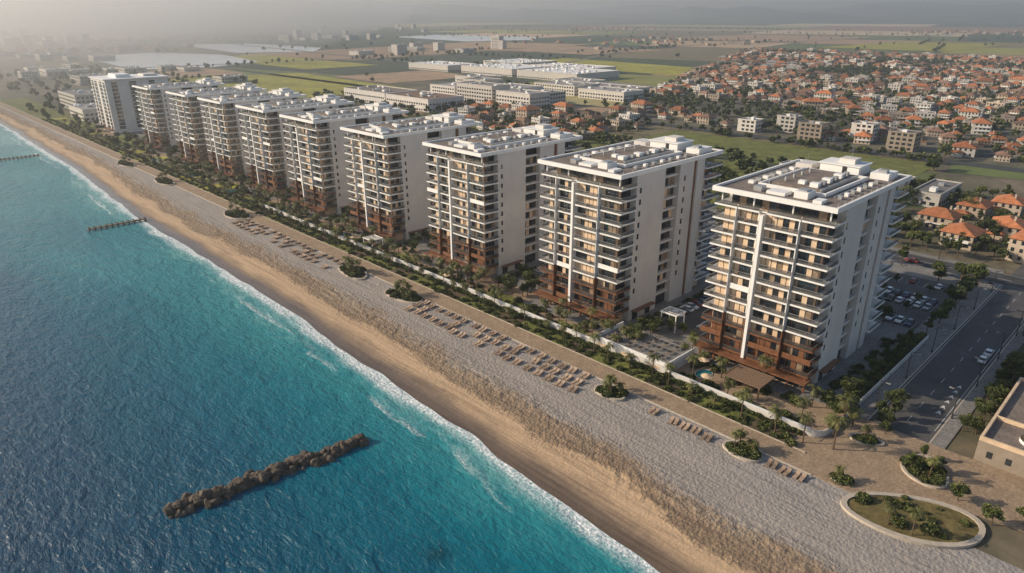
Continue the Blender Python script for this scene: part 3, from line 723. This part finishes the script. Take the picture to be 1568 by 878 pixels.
# ------------------------------------------------------------------ breakwaters
def groyne(x0, y0, x1, y1, w, n, sz):
    b = MB(); rng = random.Random(int(x0 * 7 + y0))
    import bmesh
    bm = bmesh.new(); bmesh.ops.create_icosphere(bm, subdivisions=2, radius=1); bv = [v.co.copy() for v in bm.verts]; bf = [tuple(v.index for v in f.verts) for f in bm.faces]; bm.free()
    L = math.hypot(x1 - x0, y1 - y0); dx, dy = (x1 - x0) / L, (y1 - y0) / L
    for i in range(n):
        u = (i + rng.random() * 3) / n * L; o = rng.gauss(0, .6) * w; o = max(-w * 1.2, min(w * 1.2, o)); z = SEA + max(0, 1 - abs(o) / w) * sz * 1.5 * rng.uniform(.2, 1.1)
        o += .9 * noise.noise(Vector((u * .15, x0, 0)))
        s = sz * rng.choice((.45, .6, .8, 1.0, 1.2, 1.55)); q = Vector((rng.random(), rng.random(), rng.random())) * 50
        rot = Matrix.Rotation(rng.uniform(0, 6), 3, 'Z') @ Matrix.Rotation(rng.uniform(0, 6), 3, 'X')
        sx, sy, sz_ = s * rng.uniform(.8, 1.3), s * rng.uniform(.7, 1.1), s * rng.uniform(.6, .9)
        vs = []
        for v in bv:
            d = 1 + .4 * noise.noise(v * 1.1 + q) + .12 * noise.noise(v * 3 + q); p = rot @ Vector((v.x * sx * d, v.y * sy * d, v.z * sz_ * d))
            vs.append((x0 + dx * u - dy * o + p.x, y0 + dy * u + dx * o + p.y, z + p.z))
        b.add(vs, bf, 'rock')
    b.obj('rock_breakwater')
groyne(25, 115.8, 63.2, 110.2, 1.7, 290, .82)
def jetty(x0, x1, y, w):
    b = MB(); b.box(x0, x1, y - w / 2, y + w / 2, SEA + .55, SEA + .95, 'wood')
    x = x0 + .5
    while x < x1:
        for sg in (-1, 1): b.cyl((x, y + sg * w * .5, SEA - 1), (x, y + sg * w * .5, SEA + 1.5), .22, .2, 7, 'bark')
        x += 2.2
    b.obj('timber_jetty')
jetty(64, 87, 321, 1.6); jetty(60, 88, 524, 1.6); jetty(50, 90, 700, 1.6)

# ------------------------------------------------------------------ low corner building
b = MB(); b.box(0, 34, 0, 21, 0, 4.6, 'hwall')
for a in ((0, 34, 0, .5), (0, 34, 20.5, 21), (0, .5, .5, 20.5), (33.5, 34, .5, 20.5), (11, 11.4, .5, 20.5)): b.box(*a, 4.602, 5.5, 'cream')
b.box(.5, 33.5, .5, 20.5, 4.604, 4.65, 'roof')
for i in range(6): b.box(-.05, .1, 2.2 + i * 3.2, 3.2 + i * 3.2, 1.4, 2.8, 'glass'); b.box(1.5 + i * 5.4, 4.6 + i * 5.4, 20.95, 21.06, .6, 3.2, 'glass')
n = 24; o = [(6 + 3.4 * math.cos(6.283 * k / n), 10 + 5.5 * math.sin(6.283 * k / n)) for k in range(n)]
b.poly(o, 4.66, 5.3, 'soil', 'white'); b.box(14, 20, 5, 12, 4.66, 6.2, 'wall'); b.box(24, 27, 12, 16, 4.66, 5.8, 'metal')
b.obj('beach_club_building', (146.5, -3.5, 0))
scatter('roof_garden_shrubs', [(146.5 + 6 + R.uniform(-2.2, 2.2), -3.5 + 10 + R.uniform(-3.5, 3.5), 5.2, R.uniform(0, 6), R.uniform(.6, 1.1)) for i in range(22)], [q.copy() for q in BUSH])
for i in range(110): put_tree(R.uniform(184, 258), R.uniform(0, 21.5), 0, .95)
for i in range(30): put_tree(R.uniform(152, 200), R.uniform(19.2, 22.2), 0, .55)

# ------------------------------------------------------------------ houses
def house(name, w, d, fl, seed, flat=False, white=False, tile='tile'):
    rng = random.Random(seed); b = MB(); h = fl * 2.8; wk = 'hwall2' if white else 'hwall'
    b.box(-w / 2, w / 2, -d / 2, d / 2, 0, h, wk)
    for f in range(fl):
        z = f * 2.8 + .9
        for sgn in (-1, 1):
            x = -w / 2 + 1
            while x < w / 2 - 1.6:
                hh_ = 1.4 if rng.random() < .7 else 2.0
                b.box(x, x + 1.2, sgn * d / 2 - .05, sgn * d / 2 + .04, z + 1.4 - hh_, z + 1.4, 'glass'); x += 2.6
            y = -d / 2 + 1
            while y < d / 2 - 1.6: b.box(sgn * w / 2 - .05, sgn * w / 2 + .04, y, y + 1.1, z, z + 1.4, 'glass'); y += 2.7
        if f > 0:
            b.box(-w / 2 - 1.3, -w / 2, -d / 2 + 1, d / 2 - 2, f * 2.8 - .1, f * 2.8 + .1, 'white'); b.box(-w / 2 - 1.3, -w / 2 - 1.2, -d / 2 + 1, d / 2 - 2, f * 2.8 + .1, f * 2.8 + 1, 'white')
            b.box(-w / 4, w / 3, -d / 2 - 1.2, -d / 2, f * 2.8 - .1, f * 2.8 + .08, 'white')
    if flat:
        for a in ((-w/2-.2, w/2+.2, -d/2-.2, -d/2+.2), (-w/2-.2, w/2+.2, d/2-.2, d/2+.2), (-w/2-.2, -w/2+.2, -d/2+.2, d/2-.2), (w/2-.2, w/2+.2, -d/2+.2, d/2-.2)): b.box(*a, h - .1, h + .7, wk)
        b.box(-w/2+.2, w/2-.2, -d/2+.2, d/2-.2, h, h + .1, 'hgrey'); b.box(-1.5, 1.5, -1.5, 2, h + .1, h + 2.3, wk)
    else:
        def hip(cx, cy, w_, d_, z, rise):
            e = .7; x0, x1, y0, y1 = cx - w_/2 - e, cx + w_/2 + e, cy - d_/2 - e, cy + d_/2 + e; k = min(w_, d_) / 2 * .85
            if w_ >= d_: r0, r1 = (cx - w_/2 + k, cy, z + rise), (cx + w_/2 - k, cy, z + rise); fs = [(0, 1, 5, 4), (1, 2, 5), (2, 3, 4, 5), (3, 0, 4)]
            else: r0, r1 = (cx, cy - d_/2 + k, z + rise), (cx, cy + d_/2 - k, z + rise); fs = [(0, 1, 4), (1, 2, 5, 4), (2, 3, 5), (3, 0, 4, 5)]
            b.add([(x0, y0, z), (x1, y0, z), (x1, y1, z), (x0, y1, z), r0, r1], fs, tile)
            b.add([(x0, y0, z - .02), (x1, y0, z - .02), (x1, y1, z - .02), (x0, y1, z - .02)], [(0, 3, 2, 1)], wk)
        hip(0, 0, w, d, h, min(w, d) * .26)
        b.box(w * .2, w * .2 + .7, d * .15, d * .15 + .7, h, h + min(w, d) * .26 + .8, wk)
        if seed % 2:
            b.box(w / 2, w / 2 + 4, -d / 2, 0, 0, h - 2.8 if fl > 1 else h - .5, wk); hip(w / 2 + 1.8, -d / 4, 4, d / 2 - .2, h - 2.8 if fl > 1 else h - .5, 1.2)
    return b.obj(name, link=False)
HS = [house('house_kind', 13, 11, 2, 1), house('house_kind', 15, 11, 2, 2, tile='tile2'), house('house_kind', 12, 12, 2, 3, white=True), house('house_kind', 16, 12, 3, 4, white=True, tile='tile'),
      house('house_kind', 14, 12, 3, 5, flat=True, white=True), house('house_kind', 11, 10, 2, 6, tile='tile2'), house('house_kind', 18, 12, 3, 8, tile='tile'), house('house_kind', 16, 13, 2, 7, flat=True)]
WT = [0, 0, 1, 1, 2, 2, 3, 5, 5, 6, 7, 7, 0, 4, 4, 2, 1]
for (x, y) in ((298, 34), (300, 62), (322, 22), (324, 48), (322, 76), (346, 38), (348, 66), (372, 30), (370, 58), (300, 5), (326, -6), (350, 8), (374, 4)):
    inst('villa', HS[R.choice((0, 2, 3, 0, 6))].data, (x + R.uniform(-3, 3), y + R.uniform(-3, 3), 0), R.choice((0, 1, 2, 3)) * math.pi / 2 + R.uniform(-.1, .1), 1.0)
for i in range(230): put_tree(R.uniform(281, 392), R.uniform(-20, 122), 0, .95)
def inpoly(x, y):
    if 488 < x < 1650 and -600 < y < 380 + (x - 488) * .42: return True
    if 300 < x < 470 and 300 < y < 500 and y < 300 + (x - 280) * 1.6: return True
    return False
town = []; ttrees = []
ang = .06
x = 290
while x < 1650:
    y = -300
    while y < 900:
        if inpoly(x, y) and y > -60 - (x - 488) * .1:
            dens = noise.noise(Vector((x * .006, y * .006, 5)))
            park = dens < -.3
            if not park and R.random() < (.86 if x < 1200 else .72):
                town.append((x + R.uniform(-4.5, 4.5), y + R.uniform(-4.5, 4.5), 0, R.choice((0, 1, 2, 3)) * math.pi / 2 + ang + R.uniform(-.1, .1) + .9 * noise.noise(Vector((x * .004, y * .004, 0))), R.uniform(.62, 1.05)))
            for q in range(5 if park else 3):
                if R.random() < .75: ttrees.append((x + R.uniform(-11, 11), y + R.uniform(-11, 11), 0, R.uniform(0, 6), R.uniform(.5, 1.1)))
        y += 20.5
    x += 21.5
R.shuffle(town)
kinds = [[] for _ in HS]
for p in town: kinds[R.choice(WT)].append(p)
for i, k in enumerate(kinds):
    if k: scatter('town_houses', k, [HS[i]])
M['townground'] = mat('town_ground', (.14, .125, .085), .95, .45, .05, scale2=.6)
sheet('town_ground', [(486, -700), (1660, -700), (1660, 880), (486, 390)], .16, 'townground')
b = MB()
for i in range(16):
    xx = 289 + 10.7 + 86 * i
    if 500 < xx < 1650: b.poly(rect(xx - 3, xx + 3, -600, 380 + (xx - 488) * .42), .25, .25, 'asphalt')
for j in range(16):
    yy = -310 + 82 * j; xs = 488 if yy < 380 else 488 + (yy - 380) / .42
    if xs < 1600: b.poly(rect(xs, 1650, yy - 3, yy + 3), .32, .32, 'asphalt')
b.obj('town_streets')
sheet('avenue', rect(470, 484, -900, 1500), .2, 'asphalt')
sheet('football_field_meadow', rect(396, 462, 112, 292), .15, 'lawn'); sheet('country_lane', rect(384, 390, -200, 900), .18, 'asphalt')
sheet('grass_verge', rect(281, 383, 125, 500), .11, 'lawn')
for i in range(130): ttrees.append((R.uniform(282, 384), R.uniform(125, 300), 0, R.uniform(0, 6), R.uniform(.7, 1.2)))
for i in range(110): ttrees.append((R.choice((393, 464)) + R.uniform(-3, 3), R.uniform(112, 295), 0, R.uniform(0, 6), R.uniform(.5, .9)))
for i in range(260): ttrees.append((R.uniform(281, 470), R.uniform(300, 700), 0, R.uniform(0, 6), R.uniform(.7, 1.2)))
for i in range(160): ttrees.append((R.uniform(280, 330), R.uniform(-100, 1200), 0, R.uniform(0, 6), R.uniform(.7, 1.2)))
for i in range(300): ttrees.append((R.uniform(150, 330), R.uniform(620, 1300), 0, R.uniform(0, 6), R.uniform(.7, 1.2)))
sheet('meadow', [(330, 690), (500, 680), (520, 1000), (330, 1020)], .2, 'field')
sheet('meadow', [(880, 560), (1040, 640), (1080, 960), (900, 930)], .5, 'field'); sheet('meadow', rect(560, 700, 1050, 1500), .3, 'field')
sheet('bare_plot', rect(340, 460, 1040, 1180), .3, 'dune'); sheet('bare_plot', rect(520, 680, 760, 900), .3, 'dune'); sheet('bare_plot', rect(1200, 1500, 1000, 1300), .4, 'dune'); sheet('meadow', rect(1900, 2500, 500, 800), .6, 'field'); sheet('bare_plot', rect(2200, 2900, 1000, 1500), .6, 'dune')
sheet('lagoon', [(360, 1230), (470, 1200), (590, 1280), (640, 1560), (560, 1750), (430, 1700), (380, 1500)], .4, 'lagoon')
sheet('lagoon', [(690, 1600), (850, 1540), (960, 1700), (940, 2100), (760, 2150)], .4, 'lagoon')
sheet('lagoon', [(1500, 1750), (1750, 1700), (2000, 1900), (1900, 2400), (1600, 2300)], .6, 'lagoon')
def block(name, x, y, w, d, h, k='hwall2', roof='hgrey', fl=3.4, rot=0):
    b = MB(); b.box(0, w, 0, d, 0, h, k)
    z = 1.0
    while z < h - 1.6:
        yy = 1.5
        while yy < d - 2.5: b.box(-.08, .1, yy, yy + 2.2, z, z + 1.5, 'glass'); yy += 3.6
        xx = 1.5
        while xx < w - 2.5: b.box(xx, xx + 2.2, -.08, .1, z, z + 1.5, 'glass'); xx += 3.6
        z += fl
    for a in ((-.2, w + .2, -.2, .3), (-.2, w + .2, d - .3, d + .2), (-.2, .3, .3, d - .3), (w - .3, w + .2, .3, d - .3)): b.box(*a, h - .05, h + .8, k)
    b.box(.3, w - .3, .3, d - .3, h, h + .2, roof)
    for i in range(max(2, int(w * d / 260))):
        px = R.uniform(2, max(3, w - 7)); py = R.uniform(2, max(3, d - 7)); b.box(px, px + R.uniform(1.5, 4.5), py, py + R.uniform(1.5, 4.5), h + .2, h + R.uniform(1, 2.4), 'metal' if i % 2 else 'white')
    return b.obj(name, (x, y, 0), rot)
block('warehouse', 386, 505, 42, 66, 11, 'wall', 'tile2', 5); block('warehouse', 388, 576, 40, 74, 11, 'wall', 'roof', 5)
for a in ((450, 440, 26, 44, 16), (482, 452, 30, 28, 13), (452, 492, 24, 52, 19), (484, 488, 34, 50, 15), (456, 552, 30, 40, 14), (494, 548, 26, 36, 18), (530, 600, 30, 40, 16)): block('white_office_building', *a)
for a in ((575, 430, 34, 60, 9), (618, 450, 30, 70, 8), (580, 500, 44, 60, 10), (632, 530, 40, 50, 9)): block('white_school_building', *a)
for a in ((700, 600, 90, 110, 10), (800, 660, 60, 120, 9), (700, 720, 80, 110, 10), (790, 790, 80, 90, 11), (690, 850, 60, 100, 9)): block('industrial_shed', *a, 'hwall2', 'white', 8)
for a in ((352, 82, 34, 12, 6), (352, 102, 32, 11, 6), (372, 128, 12, 40, 5), (148, 660, 34, 44, 9), (186, 620, 30, 40, 12), (196, 680, 44, 50, 10), (160, 730, 40, 60, 14)): block('low_white_building', *a)
for i in range(5): block('midrise_apartment_block', 490 + (i % 2) * 20 + R.uniform(-3, 3), 140 + i * 27 + R.uniform(-4, 4), R.uniform(11, 14), R.uniform(12, 18), R.choice((8.5, 11.4, 11.4)), R.choice(('hwall2', 'hwall')), 'hgrey', 2.9)
for i in range(26):
    block('low_white_building', R.uniform(150, 420), R.uniform(820, 1900), R.uniform(15, 40), R.uniform(15, 50), R.uniform(4, 11))
APT = [block('apt_kind', 0, 0, 16, 30, 20), block('apt_kind', 0, 0, 18, 22, 26), block('apt_kind', 0, 0, 30, 50, 8), block('apt_kind', 0, 0, 14, 40, 14)]
for o in APT: LINK.objects.unlink(o)
pts = []
for cx, cy, sx, sy, n in ((1320, 2300, 120, 120, 12), (480, 2500, 120, 200, 16), (2300, 3400, 300, 300, 10), (700, 3400, 200, 300, 12), (900, 1300, 60, 60, 3), (1250, 1400, 80, 60, 6)):
    for i in range(n): pts.append((R.gauss(cx, sx), R.gauss(cy, sy), 0, R.choice((0, 1.57)) + .2, R.uniform(.7, 1.2)))
scatter('distant_apartment_blocks', pts, APT)
fh = []
for i in range(330):
    cx, cy = R.choice(((3300, 2600), (900, 2600), (3900, 900), (1900, 1300), (450, 2000)))
    fh.append((max(300, R.gauss(cx, 200)), R.gauss(cy, 130), 0, R.uniform(0, 6), R.uniform(.8, 1.2)))
h2 = HS[0].copy(); h3 = HS[7].copy(); scatter('distant_villages', fh, [h2, h3])
ttrees += [(x, y, 0, R.uniform(0, 6), R.uniform(.7, 1.5)) for x, y in edges_trees if x > 281 and not inpoly(x, y) and not (385 < x < 470 and 110 < y < 300)]
for i in range(350):
    x = R.uniform(500, 4000); y = R.uniform(400, 4000)
    if not (880 < x < 1080 and 500 < y < 960): ttrees.append((x, y, 0, R.uniform(0, 6), R.uniform(.8, 1.6)))
scatter('distant_trees', ttrees, FARTREES)
b = MB()
for (x0, y0, x1, y1, w) in ((300, 1280, 3500, 900, 12), (484, 640, 1400, 1050, 9), (700, 300, 1200, 5000, 14), (275, 2050, 5000, 3200, 16)):
    d = Vector((x1 - x0, y1 - y0)).normalized() * w / 2; b.poly([(x0 + d.y, y0 - d.x), (x1 + d.y, y1 - d.x), (x1 - d.y, y1 + d.x), (x0 - d.y, y0 + d.x)], .7, .7, 'paveg')
b.obj('highway')

# ------------------------------------------------------------------ haze volumes
def haze(name, bm_, dens, an, col):
    me = bm_.mesh(name)
    hm = D.materials.new(name); hm.use_nodes = True; t = hm.node_tree; t.nodes.clear()
    o = t.nodes.new('ShaderNodeOutputMaterial'); v = t.nodes.new('ShaderNodeVolumeScatter'); t.links.new(v.outputs[0], o.inputs['Volume'])
    v.inputs['Color'].default_value = (*col, 1); v.inputs['Density'].default_value = dens; v.inputs['Anisotropy'].default_value = an
    me.materials.clear(); me.materials.append(hm); LINK.objects.link(D.objects.new(name, me))
bb = MB(); bb.box(-30000, 38000, -20000, 38000, -60, 265, 'white')
haze('atmospheric_haze', bb, .00023, .5, (.92, .97, 1))
# extra haze volume added north of the towers to brighten the far-coast glow
ring = [(-9000, 800), (200, 800), (900, 1600), (5200, 7000), (5200, 30000), (-9000, 30000)]
bb = MB(); bb.poly(ring, -55, 150, 'white'); bb.add([(x, y, -55) for x, y in ring], [(5, 4, 3, 2, 1, 0)], 'white')
haze('added_glow_haze', bb, .0008, .5, (1, .99, .97))

# ------------------------------------------------------------------ light
el = math.radians(25); az = math.radians(-40)
S_ = Vector((math.sin(az) * math.cos(el), math.cos(az) * math.cos(el), math.sin(el)))
l = D.lights.new('sun', 'SUN'); l.energy = 5; l.angle = math.radians(.5); l.color = (1, .86, .66)
lo = D.objects.new('sun', l); lo.rotation_euler = S_.to_track_quat('Z', 'Y').to_euler(); lo.location = S_ * 500; LINK.objects.link(lo)
w = D.worlds.new('World'); scene.world = w; w.use_nodes = True; t = w.node_tree
bg = t.nodes['Background']; sk = t.nodes.new('ShaderNodeTexSky'); sk.sky_type = 'NISHITA'; sk.sun_disc = False
sk.sun_elevation = el; sk.sun_rotation = az; sk.dust_density = 1.0
t.links.new(sk.outputs[0], bg.inputs[0]); bg.inputs[1].default_value = .125
scene.view_settings.view_transform = 'Standard'; scene.view_settings.look = 'None'; scene.view_settings.exposure = 0

# ------------------------------------------------------------------ camera
c = D.cameras.new('camera'); c.lens = 24; c.sensor_width = 36; c.clip_end = 80000; c.clip_start = .5
co = D.objects.new('camera', c); co.location = (0, 0, 83.3)
co.rotation_euler = (math.radians(90 - 21.8), 0, math.radians(-44.2)); LINK.objects.link(co); scene.camera = co
print('objects', len(scene.objects), 'town', len(town), 'trees', len(ttrees), 'fields', len(ff))
